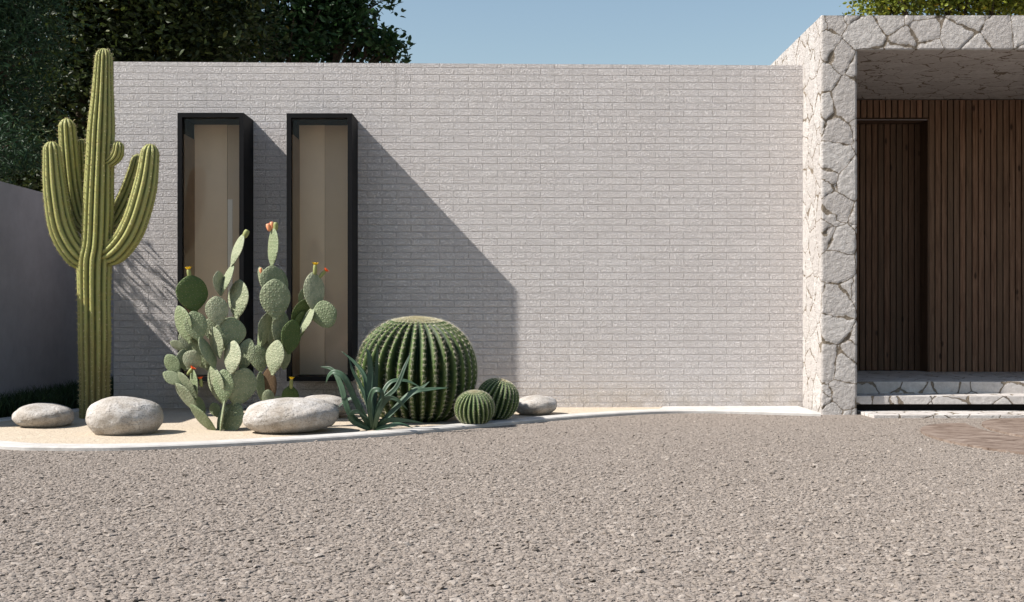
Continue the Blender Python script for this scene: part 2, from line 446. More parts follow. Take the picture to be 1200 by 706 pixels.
poly = [Vector((p.x, p.y, .020)) for p in mid if not (p.x > 1.5 and p.y < 1.2*D and p.x > 0)]
poly += [Vector((1.62, wall_y(1.62)+.03, .02)), Vector((-4.3, wall_y(-4.3)+.03, .02))]
from mathutils.geometry import tessellate_polygon
tri = tessellate_polygon([poly])
tri = [t if (poly[t[1]]-poly[t[0]]).cross(poly[t[2]]-poly[t[0]]).z > 0 else t[::-1] for t in tri]
s_ = mesh_obj('sand', poly, tri, M['sand'], smooth=False); tag(s_, kind='structure')

# loose gravel lying on the drive (nobody could count it)
def scatter_stones():
    pts = []
    y0, y1 = .27*D, .985*D
    N = 500000
    u = RNG.random((N, 2)); Y = y0+(y1-y0)*u[:, 1]; X = (u[:, 0]*2-1)*(600*1.12/PPM*(Y/D)+.25)
    dens = (600*1.12/PPM*(Y/D)+.25)/(600*1.12/PPM*.86+.25)
    fade = np.clip(1.15-(Y/D-.35)/.62, .25, 1)
    keep = RNG.random(N) < dens*fade
    X, Y = X[keep], Y[keep]
    ox = np.array([p.x for p in outline]); oy = np.array([p.y for p in outline])
    fr = slice(4, None); order = np.argsort(ox[fr])
    lim = np.interp(X, ox[fr][order], oy[fr][order], left=oy[6])
    keep = Y < np.where(X > 3.05, .905*D, lim-.02)
    for (px_, py_, ax_, ay_) in ((4.08, .748*D, .69, .104*D), (4.85, .79*D, .73, .104*D)):
        keep &= np.hypot((X-px_)/(ax_-.004), (Y-py_)/(ay_-.004)) > 1
    X, Y = X[keep], Y[keep]
    n = len(X)
    s = RNG.lognormal(math.log(.0066), .46, n).clip(.0035, .022)
    s = s*np.interp(Y/D, [.3, .9], [1.08, .62])
    sc3 = np.stack([s*RNG.uniform(.9, 1.5, n), s*RNG.uniform(.7, 1.1, n), s*RNG.uniform(.22, .5, n)], 1)
    V = IV[None]*(1+RNG.uniform(-.22, .22, (n, 12, 1)))*sc3[:, None, :]
    a = RNG.uniform(0, 2*math.pi, n); tl = RNG.normal(0, .2, n)
    ct, st = np.cos(tl)[:, None], np.sin(tl)[:, None]
    x, y, z = V[..., 0], V[..., 1], V[..., 2]
    x, z = x*ct-z*st, x*st+z*ct
    ca, sa = np.cos(a)[:, None], np.sin(a)[:, None]
    x, y = x*ca-y*sa, x*sa+y*ca
    V = np.stack([x+X[:, None], y+Y[:, None], z+(sc3[:, 2]*RNG.uniform(-.15, .55, n))[:, None]], -1)
    Fc = (np.arange(n)[:, None, None]*12+IF[None]).reshape(-1, 3)
    o = mesh_obj('loose_gravel', V.reshape(-1, 3), Fc, M['grain'], smooth=False)
    tag(o, 'loose beige gravel chips covering the driveway', 'gravel', kind='stuff')
    print('stones', n)
scatter_stones()

# wooden-look round pavers in front of the porch
def disc(name, cx, cy, rx, ry, z, label, cut=None):
    pts = [(cx+rx*math.cos(2*math.pi*k/120), cy+ry*math.sin(2*math.pi*k/120)) for k in range(120)]
    if cut:
        x2, y2, a2, b2 = cut
        ins = lambda p: math.hypot((p[0]-x2)/a2, (p[1]-y2)/b2) < 1
        k0 = next(k for k in range(120) if ins(pts[k-1]) and not ins(pts[k]))
        seq = [pts[(k0+k) % 120] for k in range(120)]; keep = [p for p in seq if not ins(p)]
        e = lambda p: math.atan2((p[1]-y2)/b2, (p[0]-x2)/a2)
        a0, a1 = e(keep[-1]), e(keep[0])
        if a0 < 0: a0 += 2*math.pi
        if a1 < 0: a1 += 2*math.pi
        arc = [(x2+a2*math.cos(a0+(a1-a0)*q/40), y2+b2*math.sin(a0+(a1-a0)*q/40)) for q in range(1, 40)]
        pts = keep+arc
    n = len(pts); bm = bmesh.new()
    vs = [bm.verts.new((p[0]-cx, p[1]-cy, z)) for p in pts]; lo = [bm.verts.new((p[0]-cx, p[1]-cy, -.02)) for p in pts]
    top = bm.faces.new(vs)
    for k in range(n): bm.faces.new((vs[k], lo[k], lo[(k+1) % n], vs[(k+1) % n]))
    bmesh.ops.triangulate(bm, faces=[top]); bmesh.ops.recalc_face_normals(bm, faces=bm.faces)
    me = bpy.data.meshes.new(name); bm.to_mesh(me); bm.free(); me.materials.append(M['disc'])
    o = link(bpy.data.objects.new(name, me)); o.location = (cx, cy, 0); return tag(o, label, 'paver', 'round pavers at the porch')
c2 = (4.85, .79*D); rx2 = .73; ry2 = .104*D
disc('round_paver', *c2, rx2, ry2, .018, 'far wood grain round paver nearest the porch step')
disc('round_paver', 4.08, .748*D, .69, .104*D, .018, 'near crescent shaped wood grain paver cut by the rounder paver behind it', cut=(*c2, rx2+.10, ry2+.34))

# ------------------------------------------------------------------ the house
house = thing('house', (-.5, D, 0), 'single storey house of pale painted brick with a rubble stone porch', 'house')
WL = -4.18; WT = 3.658
def wy(p):                                    # shear the facade by its slight turn
    return (p[0], p[1]-(WALL_R-p[0])*SL, p[2])
wins = [(-3.393, -2.722), (-2.292, -1.626)]; WZ0, WZ1 = .325, 3.05
TH = .32
xs = [WL, wins[0][0], wins[0][1], wins[1][0], wins[1][1], WALL_R-.001]; zs = [-.05, WZ0, WZ1, WT]
b = MB()
def quad(mb, a, b_, c, d): mb.add([wy(a), wy(b_), wy(c), wy(d)], [(0, 1, 2, 3)])
for i in range(5):
    for j in range(3):
        if i in (1, 3) and j == 1: continue
        x0, x1, z0, z1 = xs[i], xs[i+1], zs[j], zs[j+1]
        quad(b, (x0, D, z0), (x1, D, z0), (x1, D, z1), (x0, D, z1))
        quad(b, (x1, D+TH, z0), (x0, D+TH, z0), (x0, D+TH, z1), (x1, D+TH, z1))
for (x0, x1) in wins:
    quad(b, (x0, D, WZ0), (x0, D+TH, WZ0), (x0, D+TH, WZ1), (x0, D, WZ1)); quad(b, (x1, D+TH, WZ0), (x1, D, WZ0), (x1, D, WZ1), (x1, D+TH, WZ1))
    quad(b, (x0, D, WZ0), (x1, D, WZ0), (x1, D+TH, WZ0), (x0, D+TH, WZ0)); quad(b, (x0, D+TH, WZ1), (x1, D+TH, WZ1), (x1, D, WZ1), (x0, D, WZ1))
HB = D+2.7
quad(b, (WL, HB, -.05), (WL, D, -.05), (WL, D, WT), (WL, HB, WT))
quad(b, (WL+TH, D+TH, -.05), (WL+TH, HB, -.05), (WL+TH, HB, WT), (WL+TH, D+TH, WT))
quad(b, (WALL_R, HB, -.05), (WL, HB, -.05), (WL, HB, WT), (WALL_R, HB, WT))
quad(b, (WL, D, WT), (WALL_R, D, WT), (WALL_R, D+TH, WT), (WL+TH, D+TH, WT)); quad(b, (WL, D, WT), (WL+TH, D+TH, WT), (WL+TH, HB, WT), (WL, HB, WT))
b.build('brick_wall', M['brick'], house, uv='box')
b = MB(); b.box((WL+TH+.003, D+TH+.05, WT-.45), (WALL_R-.01, HB-.03, WT-.32)); b.build('roof', M['roof'], house)

def window(x0, x1, strips):
    yl = wall_y((x0+x1)/2); PR = .036*D*.985; fw = .045
    f = MB(); y0 = yl-PR; y1 = yl+.12
    f.box((x0, y0, WZ0), (x0+fw, y1, WZ1)); f.box((x1-fw, y0, WZ0), (x1, y1, WZ1))
    f.box((x0+fw, y0, WZ1-fw), (x1-fw, y1, WZ1)); f.box((x0+fw, y0, WZ0), (x1-fw, y1, WZ0+fw))
    w = f.build('window', M['black'], house, loc=((x0+x1)/2, yl, WZ0))
    g_ = MB(); gy = y0+.05; g_.box((x0+fw-.002, gy, WZ0+fw-.002), (x1-fw+.002, gy+.008, WZ1-fw+.002)); g_.build('pane', M['glass'], w)
    l = MB(); t_ = .006
    l.box((x0+fw+.001, gy+.02, WZ0+fw), (x0+fw+t_, y1-.02, WZ1-fw-.16)); l.box((x1-fw-t_, gy+.02, WZ0+fw), (x1-fw-.001, y1-.02, WZ1-fw-.02))
    l.build('lining', M['lining'], w)
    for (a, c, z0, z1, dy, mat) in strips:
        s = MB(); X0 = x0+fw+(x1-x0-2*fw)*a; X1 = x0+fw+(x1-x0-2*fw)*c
        s.box((X0+.001, yl+dy, z0), (X1-.001, yl+dy+.012, z1)); s.build('blind', M[mat], w)  # blinds, plus pale strips that stand for a reflection in the pane
    back = MB(); back.box((x0+fw, yl+.125, WZ0+fw), (x1-fw, yl+.14, WZ1-fw)); back.build('backing', M['black'], w)
    return w
ZL, ZH = WZ0+fw_ if False else WZ0+.046, WZ1-.046
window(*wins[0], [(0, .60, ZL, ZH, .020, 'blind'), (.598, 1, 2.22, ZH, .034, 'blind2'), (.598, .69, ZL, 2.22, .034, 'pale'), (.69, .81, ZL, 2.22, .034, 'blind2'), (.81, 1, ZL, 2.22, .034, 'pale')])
window(*wins[1], [(0, .47, ZL, ZH, .020, 'blind'), (.468, 1, ZL, ZH, .034, 'blind2')])

# stone porch -------------------------------------------------------
PX0, PX1 = 3.10, 3.452; PQ0, PQ1 = 7.10, 7.45; PZ = 3.655; PT = 3.998; PYF = .94*D; PYB = 1.34*D
def stone_frame():
    bm = bmesh.new(); step = .0215; V = []; Fc = []
    def patch(o, u, v):
        o, u, v = Vector(o), Vector(u), Vector(v)
        nu = max(1, round(u.length/step)); nv = max(1, round(v.length/step)); base = len(V)
        for j in range(nv+1):
            for i in range(nu+1): V.append(o+u*(i/nu)+v*(j/nv))
        for j in range(nv):
            for i in range(nu):
                a = base+j*(nu+1)+i; Fc.append((a, a+1, a+nu+2, a+nu+1))
    dy = PYB-PYF; w = PX1-PX0; w2 = PQ1-PQ0; h = PT-PZ; span = PQ0-PX1; Z = PZ+.05
    for (x, z, ww, hh) in ((PX0, -.05, w, Z), (PX0, PZ, w, h), (PX1, PZ, span, h), (PQ0, PZ, w2, h), (PQ0, -.05, w2, Z)):
        patch((x, PYF, z), (ww, 0, 0), (0, 0, hh))
    patch((PX0, PYB, -.05), (0, -dy, 0), (0, 0, Z)); patch((PX0, PYB, PZ), (0, -dy, 0), (0, 0, h))
    patch((PX1, PYF, -.05), (0, dy, 0), (0, 0, Z)); patch((PX1, PYB, PZ), (span, 0, 0), (0, -dy, 0))
    step = .06
    patch((PQ0, PYB, -.05), (0, -dy, 0), (0, 0, Z)); patch((PQ1, PYF, -.05), (0, dy, 0), (0, 0, PT+.05))
    patch((PX0, PYF, PT), (PQ1-PX0, 0, 0), (0, dy, 0))
    o = mesh_obj('stone_surround', np.array([tuple(v) for v in V]), np.array(Fc), M['rubble'], house)
    bm.from_mesh(o.data); bmesh.ops.remove_doubles(bm, verts=bm.verts, dist=.0008); bm.to_mesh(o.data); bm.free()
    for p in o.data.polygons: p.use_smooth = True
stone_frame()
# timber slat wall and recessed door
TY = 1.152*D; XD = (1088-600)*1.152/PPM; ZD = H+(HOR-141)*1.152/PPM; FLZ = .985-65*1.152/PPM
pitch = 7.25*1.152/PPM; REC = .30
sl = MB(); x = XD+.012
while x < PQ0-.05:
    sl.box((x, TY, FLZ), (x+pitch-.014, TY+.03, PZ-.012), .003); x += pitch
x = XD-pitch+.012
while x > PX1-.02:
    sl.box((x, TY, ZD+.03), (x+pitch-.014, TY+.03, PZ-.012), .003); x -= pitch
sl.build('slat_wall', M['timber'], house)
bk = MB(); bk.box((XD+.004, TY+.032, FLZ-.05), (PQ0, TY+.2, PZ-.012)); bk.box((PX1+.02, TY+.032, ZD+.035), (XD+.004, TY+.2, PZ-.012))
bk.box((PX1+.02, TY+.045+REC, FLZ-.05), (XD+.3, TY+.08+REC, PZ-.012)); bk.build('slat_backing', M['black'], house)
dr = MB(); x = XD-pitch+.004
while x > PX1-.02:
    dr.box((x, TY+REC-.03, FLZ+.006), (x+pitch-.012, TY+REC, ZD-.004), .003); x -= pitch
dob = dr.build('door', M['door'], house, loc=(XD-.6, TY+REC, FLZ))
df = MB(); df.box((XD-.010, TY-.004, FLZ), (XD+.006, TY+REC, ZD+.018)); df.box((PX1+.02, TY-.004, ZD), (XD-.0105, TY+REC, ZD+.018)); df.build('door_frame', M['door'], dob)
tm = MB(); tm.box((PX1+.02, TY-.010, ZD-.002), (XD-.02, TY-.0045, ZD+.006)); tm.build('trim', M['render_wall'], dob)
st = MB(); PF = .979*D; st.box((PX1+.001, PF, .02), (PQ0-.001, TY+REC+.1, FLZ), .006); st.build('porch_floor', M['slab'], house)
st = MB(); st.box((PX1+.02, .947*D, .098), (PQ0-.02, PF-.003, .182), .005); st.build('step', M['slab'], house)
st = MB(); st.box((PX1+.02, .956*D, -.02), (PQ0-.02, PF-.004, .0975)); st.build('step_shadow_gap', M['black'], house)  # black box painting the shade in the gap under the floating step
st = MB(); st.box((3.50, .908*D, -.02), (6.9, .9545*D, .030), .004); st.build('threshold_slab', M['slab'], house)

# ------------------------------------------------------------------ boundary wall and grass
BWX = -5.2; BWH = 2.36
w = MB(); w.box((BWX-.22, .80*D, -.05), (BWX, 1.9*D, BWH), .008)
wo = w.build('boundary_wall', M['render_wall'], loc=(BWX-.11, 1.3*D, 0)); tag(wo, 'plain grey rendered boundary wall running back beside the tall columnar cactus', 'wall')
def grass():
    n = 15000
    X = RNG.uniform(BWX+.01, -4.25, n); Y = RNG.uniform(.79*D, 1.35*D, n)
    edge = np.interp(Y, [p.y for p in reversed(outline[:26])], [p.x for p in reversed(outline[:26])])
    keep = (X < edge-.03) | (Y > 1.003*D); keep &= ~((Y > .975*D) & (X > WL-.02)); X, Y = X[keep], Y[keep]; n = len(X)
    hgt = RNG.uniform(.10, .27, n); a = RNG.uniform(0, 6.283, n); lean = RNG.normal(0, .45, (n, 2))*hgt[:, None]; wd = .007
    dx, dy = np.cos(a)*wd, np.sin(a)*wd
    V = np.stack([np.stack([X-dx, Y-dy, 0*X], 1), np.stack([X+dx, Y+dy, 0*X], 1),
                  np.stack([X+dx*.7+lean[:, 0]*.35, Y+dy*.7+lean[:, 1]*.35, hgt*.6], 1), np.stack([X-dx*.7+lean[:, 0]*.35, Y-dy*.7+lean[:, 1]*.35, hgt*.6], 1),
                  np.stack([X+lean[:, 0], Y+lean[:, 1], hgt], 1)], 1)
    i = np.arange(n)[:, None]*5
    Fc = np.concatenate([i+[[0, 1, 2]], i+[[0, 2, 3]], i+[[3, 2, 4]]])
    o = mesh_obj('grass', V.reshape(-1, 3), Fc, M['grass'], smooth=False); tag(o, 'dark green grass strip at the foot of the grey wall', 'grass', kind='stuff')
grass()

# ------------------------------------------------------------------ boulders
def boulder(px, py, d, wpx, hpx, dep, seed, label, rz=0.0, flat=.5):
    c = at(px, py, d); rx = wpx/2*d/PPM; rz_ = hpx/2*d/PPM
    bm = bmesh.new(); bmesh.ops.create_icosphere(bm, subdivisions=5, radius=1.0)
    rot = Matrix.Rotation(rz, 3, 'Y'); off = Vector((seed*3.1, seed*1.7, seed))
    for v in bm.verts:
        n = v.co.normalized()
        p = Vector((math.copysign(abs(n.x)**.95, n.x), math.copysign(abs(n.y)**.95, n.y), math.copysign(abs(n.z)**.93, n.z)))
        s = 1.03+.10*mnoise.noise(n*1.1+off)+.025*mnoise.noise(n*2.7+off*2)+.012*mnoise.noise(n*7+off)+.006*mnoise.noise(n*18+off)
        p = p*s; p = rot @ Vector((p.x*rx, p.y*dep, p.z*rz_))
        v.co = p
    zmin = .02
    for v in bm.verts:
        v.co += c
        if v.co.z < .012: v.co.z = .012
    V = [v.co.copy() for v in bm.verts]; bm.verts.index_update(); Fc = [[v.index for v in f.verts] for f in bm.faces]; bm.free()
    o = mesh_obj('boulder', V, Fc, M['rock'], loc=(c.x, c.y, .015)); tag(o, label, 'boulder', 'boulders in the cactus bed')
boulder(51.5, 487.5, .825, 63, 29, .26, 1, 'small low boulder at far left of the bed, nearest the grass', .06)
boulder(146, 489.5, .775, 82, 48, .27, 2, 'tall rounded boulder just in front of the columnar cactus foot', .0)
boulder(341.5, 487, .785, 105, 42, .33, 3, 'widest boulder lying right of the prickly pear stem, striped by shadows', -.03)
boulder(381, 476, .90, 60, 25, .24, 4, 'half hidden boulder under the window behind the strappy succulent', .05)
boulder(627, 475.5, .925, 50, 24, .22, 5, 'rightmost boulder against the brick beside the small barrel cacti', -.04)

# ------------------------------------------------------------------ saguaro
def ribbed(pxs, rads, depth, ribs, n_seg, name, root, dome=True, spine_step=.030, rib_depth=.25):
    """pxs: [(px,py,ddepth)], rads in metres along it"""
    pts = catmull([at(x, y, depth+dd) for x, y, dd in pxs], n_seg)
    rr = [interp(np.linspace(0, 1, len(rads)), rads, i/n_seg) for i in range(n_seg+1)]
    if dome:
        L = 0; acc = [0]
        for i in range(n_seg, 0, -1): L += (pts[i]-pts[i-1]).length; acc.append(L)
        acc = acc[::-1]
        rt = rr[-1]
        keep = [(p, r) for p, r, a in zip(pts, rr, acc) if a > rt*1.05]
        tipdir = (pts[-1]-pts[-4]).normalized(); basept = keep[-1][0]; rb = keep[-1][1]; ln = (pts[-1]-basept).length
        for k in range(1, 9):
            a = k/8*math.pi/2; keep.append((basept+tipdir*(ln*math.sin(a)), max(rb*math.cos(a), .003)))
        pts = [p for p, r in keep]; rr = [r for p, r in keep]
    n = ribs*8; fr = frames(pts); V = []; A = []; sp = []; sd = []; acc = 0
    ph = random.random()*6
    for i, (p, (t, u, w)) in enumerate(zip(pts, fr)):
        if i: acc += (p-pts[i-1]).length
        fade = min(1, rr[i]/(rads[-1]*.75))
        bul = 1+.055*mnoise.noise(Vector((acc*2.2, ph, 0)))
        for k in range(n):
            a = 2*math.pi*k/n
            c = abs(math.cos(ribs*a/2+ph)); q = c**.8
            r = rr[i]*bul*(1-rib_depth*(1-q)*fade)*(1+.012*mnoise.noise(p*5+Vector((a, ph, 0))))
            V.append(p+u*(math.cos(a)*r)+w*(math.sin(a)*r)); A.append(q)
    Fc = []
    for i in range(len(pts)-1):
        for k in range(n):
            a = i*n+k; b_ = i*n+(k+1) % n; Fc.append((a, b_, b_+n, a+n))
    top = len(V); V.append(pts[-1]); A.append(1.)
    for k in range(n): Fc.append((top, (len(pts)-1)*n+k, (len(pts)-1)*n+(k+1) % n))
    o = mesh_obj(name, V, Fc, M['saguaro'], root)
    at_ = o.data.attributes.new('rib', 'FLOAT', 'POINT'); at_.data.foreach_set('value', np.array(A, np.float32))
    # spines on the crests
    tot = acc; s = .02
    cum = [0]
    for i in range(1, len(pts)): cum.append(cum[-1]+(pts[i]-pts[i-1]).length)
    while s < tot:
        i = min(int(np.searchsorted(cum, s)), len(pts)-1); p = pts[i]; t, u, w = fr[i]
        for k in range(ribs):
            a = (math.pi*2*k-2*ph)/ribs + random.gauss(0, .01)
            nrm = u*math.cos(a)+w*math.sin(a); q = p+nrm*rr[i]*.99+t*random.uniform(-.012, .012)
            for _ in range(3):
                sp.append(q); sd.append(nrm*.8+u*random.gauss(0, .45)+w*random.gauss(0, .45)+t*random.gauss(0, .6))
        s += spine_step
    sv, sf = cones(sp, sd, RNG.uniform(.014, .030, len(sp)), .0021)
    so = mesh_obj('spines', sv, sf, M['spine2'], o, smooth=False); so['kind'] = 'stuff'
    return o
SD = .893
sag = thing('saguaro_cactus', on_ground(112, 489.5, .02), 'tall ribbed columnar cactus with upturned arms at the left end of the brick wall', 'cactus')
k = SD/PPM
trunk = ribbed([(111, 494, 0), (111, 413, 0), (110.5, 317, 0), (114, 280, 0), (117, 190, 0), (120, 119, 0), (122, 57, 0)],
       [17*k, 17.5*k, 19*k, 19.5*k, 17.8*k, 16.8*k, 15.5*k, 12*k, 9*k], SD, 14, 90, 'trunk', sag)
ribbed([(110, 309, .003), (91, 300, .000), (73, 270, -.003), (64.5, 225, -.004), (60, 166, -.003)], [10*k, 15*k, 15*k, 13.5*k, 9.5*k], SD, 11, 60, 'arm', sag)
ribbed([(112, 272, .004), (96, 262, .012), (86, 225, .014), (81, 180, .014), (78, 139, .013)], [9*k, 10*k, 11*k, 11*k, 10*k], SD, 10, 55, 'arm', sag)
ribbed([(112, 272, .012), (101, 250, .022), (98, 210, .024), (95.5, 163, .024)], [7*k, 7.5*k, 7.5*k, 6.5*k], SD, 11, 45, 'arm', sag)
ribbed([(122, 192, -.002), (130, 189, -.003), (137, 181, -.004), (139, 166, -.004)], [5*k, 6.5*k, 7.5*k, 6*k], SD, 10, 30, 'arm', sag, spine_step=.022)
ribbed([(112, 268, .008), (130, 262, .016), (146, 235, .020), (157, 205, .020), (163, 181, .020)], [9*k, 11*k, 10.5*k, 9*k, 7.5*k], SD, 11, 50, 'arm', sag)
ribbed([(112, 303, .002), (134, 296, -.001), (155, 268, -.004), (170, 220, -.005), (177, 169, -.004)], [9*k, 14*k, 15*k, 13.5*k, 10*k], SD, 11, 60, 'arm', sag)
c = at(122, 202, SD-.0150); V, Fc = tube([c+Vector((0, .012, 0)), c, c+Vector((0, -.006, 0)), c+Vector((0, .006, 0))], [.050, .046, .034, .012], 14, wob=.35)
mesh_obj('scar', V, Fc, M['bark'], trunk)

# ------------------------------------------------------------------ prickly pears
def pad_mesh(seed):
    rs = random.Random(seed); nz, na = 26, 28; V = []; UVs = []; off = Vector((seed*5.3, seed, seed*2.1)); bend = rs.uniform(-.06, .06)
    for i in range(nz+1):
        t = i/nz; tt = .5-.5*math.cos(math.pi*t)
        w = .5*(math.sin(math.pi*tt**1.18)**.62) if 0 < tt < 1 else 0
        w = max(w, .5*.20*(1-tt)**3) if tt < 1 else 0
        w *= 1+.06*mnoise.noise(Vector((tt*2.5, seed, 0)))
        th = .075*min(1, (w/.42))**.75+.012*(1-tt)
        for k_ in range(na):
            a = 2*math.pi*k_/na; ca, sa = math.cos(a), math.sin(a)
            x = w*math.copysign(abs(ca)**.85, ca); x *= 1+(.06*mnoise.noise(Vector((tt*3, ca*1.5+seed, 3.3))))
            y = th*sa*(1-.25*abs(ca)**3)
            y += bend*(tt-.3)**2*2+.02*mnoise.noise(Vector((x*2, tt*2, seed)))
            V.append((x, y, tt))
    Fc = []
    for i in range(nz):
        for k_ in range(na):
            a = i*na+k_; b_ = i*na+(k_+1) % na; Fc.append((a, b_, b_+na, a+na))
    me = bpy.data.meshes.new('pad'); me.from_pydata(V, [], Fc); me.update()
    bm = bmesh.new(); bm.from_mesh(me); bmesh.ops.remove_doubles(bm, verts=bm.verts, dist=.0005); bmesh.ops.recalc_face_normals(bm, faces=bm.faces); bm.to_mesh(me); bm.free()
    l = me.uv_layers.new(name='face')
    for p in me.polygons:
        p.use_smooth = True
        for li in p.loop_indices:
            c_ = me.vertices[me.loops[li].vertex_index].co; l.data[li].uv = ((c_.x)*8.5, c_.z*11)
    return me
PADS = [pad_mesh(s) for s in range(1, 6)]
PADS_D = []; PADS_W = []
for m_ in PADS:
    m_.materials.append(M['pad'])
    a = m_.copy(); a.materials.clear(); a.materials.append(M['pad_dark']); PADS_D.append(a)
    b_ = m_.copy(); b_.materials.clear(); b_.materials.append(M['pad_wood']); PADS_W.append(b_)
zoom = lambda zx, zy: (180+zx/2.613, 250+zy/2.613)
def pad(root, d0, bx, by, tx, ty, w, side, dd=0.0, kind='pad', fat=1.0, tilt=0.0):
    """base and tip in the zoomed study; w apparent width; side<0: face turned to the left (sunny), >0 to the right. side = turn in degrees"""
    d = d0+dd
    B = at(*zoom(bx, by), d); T = at(*zoom(tx, ty), d); T.y += tilt*(T-B).length
    ax = (T-B); L = ax.length; ax.normalize()
    wm = w/2.613*d/PPM
    wm *= 1.06; yaw = R(side); lim = math.acos(min(1, max(.2, wm/max(L, wm*1.0001))))
    yaw = math.copysign(min(abs(yaw), lim), yaw); W = wm/max(.2, math.cos(yaw))
    n0 = Vector((math.sin(yaw), -math.cos(yaw), 0)); n = (n0-ax*n0.dot(ax)).normalized()
    xax = ax.cross(n) * -1
    me = random.choice({'pad': PADS, 'dark': PADS_D, 'wood': PADS_W}[kind])
    o = bpy.data.objects.new('pad', me)
    thick = (.75*min(W, L)+.02)*fat
    m3 = Matrix((xax*W, -n*thick, ax*L)).transposed()
    if m3.determinant() < 0: m3 = Matrix((-xax*W, -n*thick, ax*L)).transposed()
    m4 = m3.to_4x4(); m4.translation = B-root.location
    link(o, root); o.matrix_local = m4
    o['tip'] = [T.x, T.y, T.z]
    return o
def blossom(root, parent, d0, fx, fy, bx, by, petal, size=1.0, open_=True):
    """bud with a ruffled flower (or a plain fruit) standing on a pad's rim"""
    A = at(*zoom(bx, by), d0); B = at(*zoom(fx, fy), d0); ax = B-A; L = ax.length; axn = ax.normalized()
    pts = [A-axn*.012, A, A+ax*.35, A+ax*.8, B]
    r = .017*size
    V, Fc = tube(catmull(pts, 10), [interp([0, .3, .65, 1], [.5*r, r, 1.15*r, .75*r], i/10) for i in range(11)], 12)
    Mw = root.location; pw = Vector(Mw)
    bud = mesh_obj('bud', V, Fc, M['budgreen'] if open_ else M[petal], root)
    if open_:
        u = axn.orthogonal().normalized(); w_ = axn.cross(u); V = []; Fc = []
        for lay, (nn, ll, op) in enumerate(((7, .034, .75), (6, .028, .35))):
            for q in range(nn):
                a = 2*math.pi*q/nn+lay*.4+random.uniform(-.2, .2); rad = u*math.cos(a)+w_*math.sin(a); sd = axn.cross(rad)
                b0 = B+rad*r*.5-axn*.006; m_ = b0+(axn*(1-op*.4)+rad*op*.6)*ll*size*.6; t_ = b0+(axn*(1-op*.25)+rad*op)*ll*size
                i = len(V); wd = .011*size
                V += [b0-sd*wd*.5, b0+sd*wd*.5, m_+sd*wd, t_+sd*wd*.4, t_-sd*wd*.4, m_-sd*wd]; Fc += [(i, i+1, i+2, i+5), (i+5, i+2, i+3, i+4)]
        mesh_obj('flower', V, Fc, M[petal], bud, smooth=True)
    return bud
P1 = .80
pear = thing('prickly_pear', on_ground(254.5, 505.5, .02), 'front prickly pear of grey green pads rising from one foot on the sand', 'cactus', 'prickly pears')
L1 = [  # bx,by,tx,ty,w,side,dd,kind
 (196, 672, 268, 588, 74, -38, -.001, 'pad'), (196, 674, 108, 588, 34, -62, -.004, 'pad'), (140, 612, 68, 520, 40, -58, -.004, 'pad'),
 (204, 670, 217, 572, 15, -76, -.008, 'pad'), (196, 625, 180, 580, 36, -20, .008, 'pad'),
 (250, 592, 285, 474, 80, 30, .002, 'pad'), (212, 585, 172, 468, 62, -52, -.002, 'pad'), (216, 582, 213, 478, 62, -8, -.008, 'pad'),
 (190, 480, 142, 378, 18, 72, -.004, 'pad'), (142, 392, 118, 300, 66, 10, -.004, 'pad'), (112, 398, 72, 284, 66, -50, .002, 'pad'),
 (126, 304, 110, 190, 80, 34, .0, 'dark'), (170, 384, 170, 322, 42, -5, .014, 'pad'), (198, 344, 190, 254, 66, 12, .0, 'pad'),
 (254, 323, 262, 203, 76, -42, .006, 'pad'), (207, 254, 196, 177, 24, 64, .006, 'pad'), (207, 248, 242, 156, 34, -60, .006, 'pad'),
 (237, 162, 274, 64, 38, -58, .006, 'pad'), (228, 418, 242, 318, 84, 16, .004, 'pad'), (204, 446, 182, 347, 54, -48, .0, 'pad'),
 (234, 496, 246, 390, 66, -46, -.006, 'pad'), (268, 482, 296, 384, 54, -12, .006, 'pad'), (160, 474, 118, 384, 80, -46, .010, 'pad'),
 (100, 417, 50, 394, 22, -40, .006, 'pad'), (78, 494, 40, 433, 48, -18, .0, 'pad'), (92, 524, 28, 488, 36, 14, -.004, 'pad'),
 (98, 482, 88, 417, 36, 40, .004, 'pad'), (106, 478, 128, 420, 54, 12, -.002, 'pad'), (132, 566, 76, 486, 32, -50, -.006, 'pad'),
 (126, 584, 122, 476, 36, -54, -.003, 'pad'), (150, 640, 134, 560, 22, 60, .002, 'pad'), (118, 430, 96, 350, 52, 20, .010, 'pad'), (216, 420, 208, 330, 60, -14, .012, 'pad'), (180, 490, 150, 400, 50, 20, .014, 'pad'), (236, 440, 225, 350, 50, 10, .014, 'pad'),
]
for a in L1: pad(pear, P1, *a[:6], dd=a[6], kind=a[7])
blossom(pear, None, P1, 107, 172, 110, 194, 'yellow', 1.0); blossom(pear, None, P1-.004, 118, 476, 106, 492, 'red', .85)
blossom(pear, None, P1-.004, 143, 507, 146, 528, 'red', .8)
blossom(pear, None, P1+.006, 288, 52, 278, 72, 'budgreen', 1.35, False)
P2 = .86
pear2 = thing('prickly_pear', Vector(at(*zoom(348, 575), P2)[:2]+(.02,)), 'rear prickly pear on a brown corky stem, topped by salmon fruits, before the right window', 'cactus', 'prickly pears')
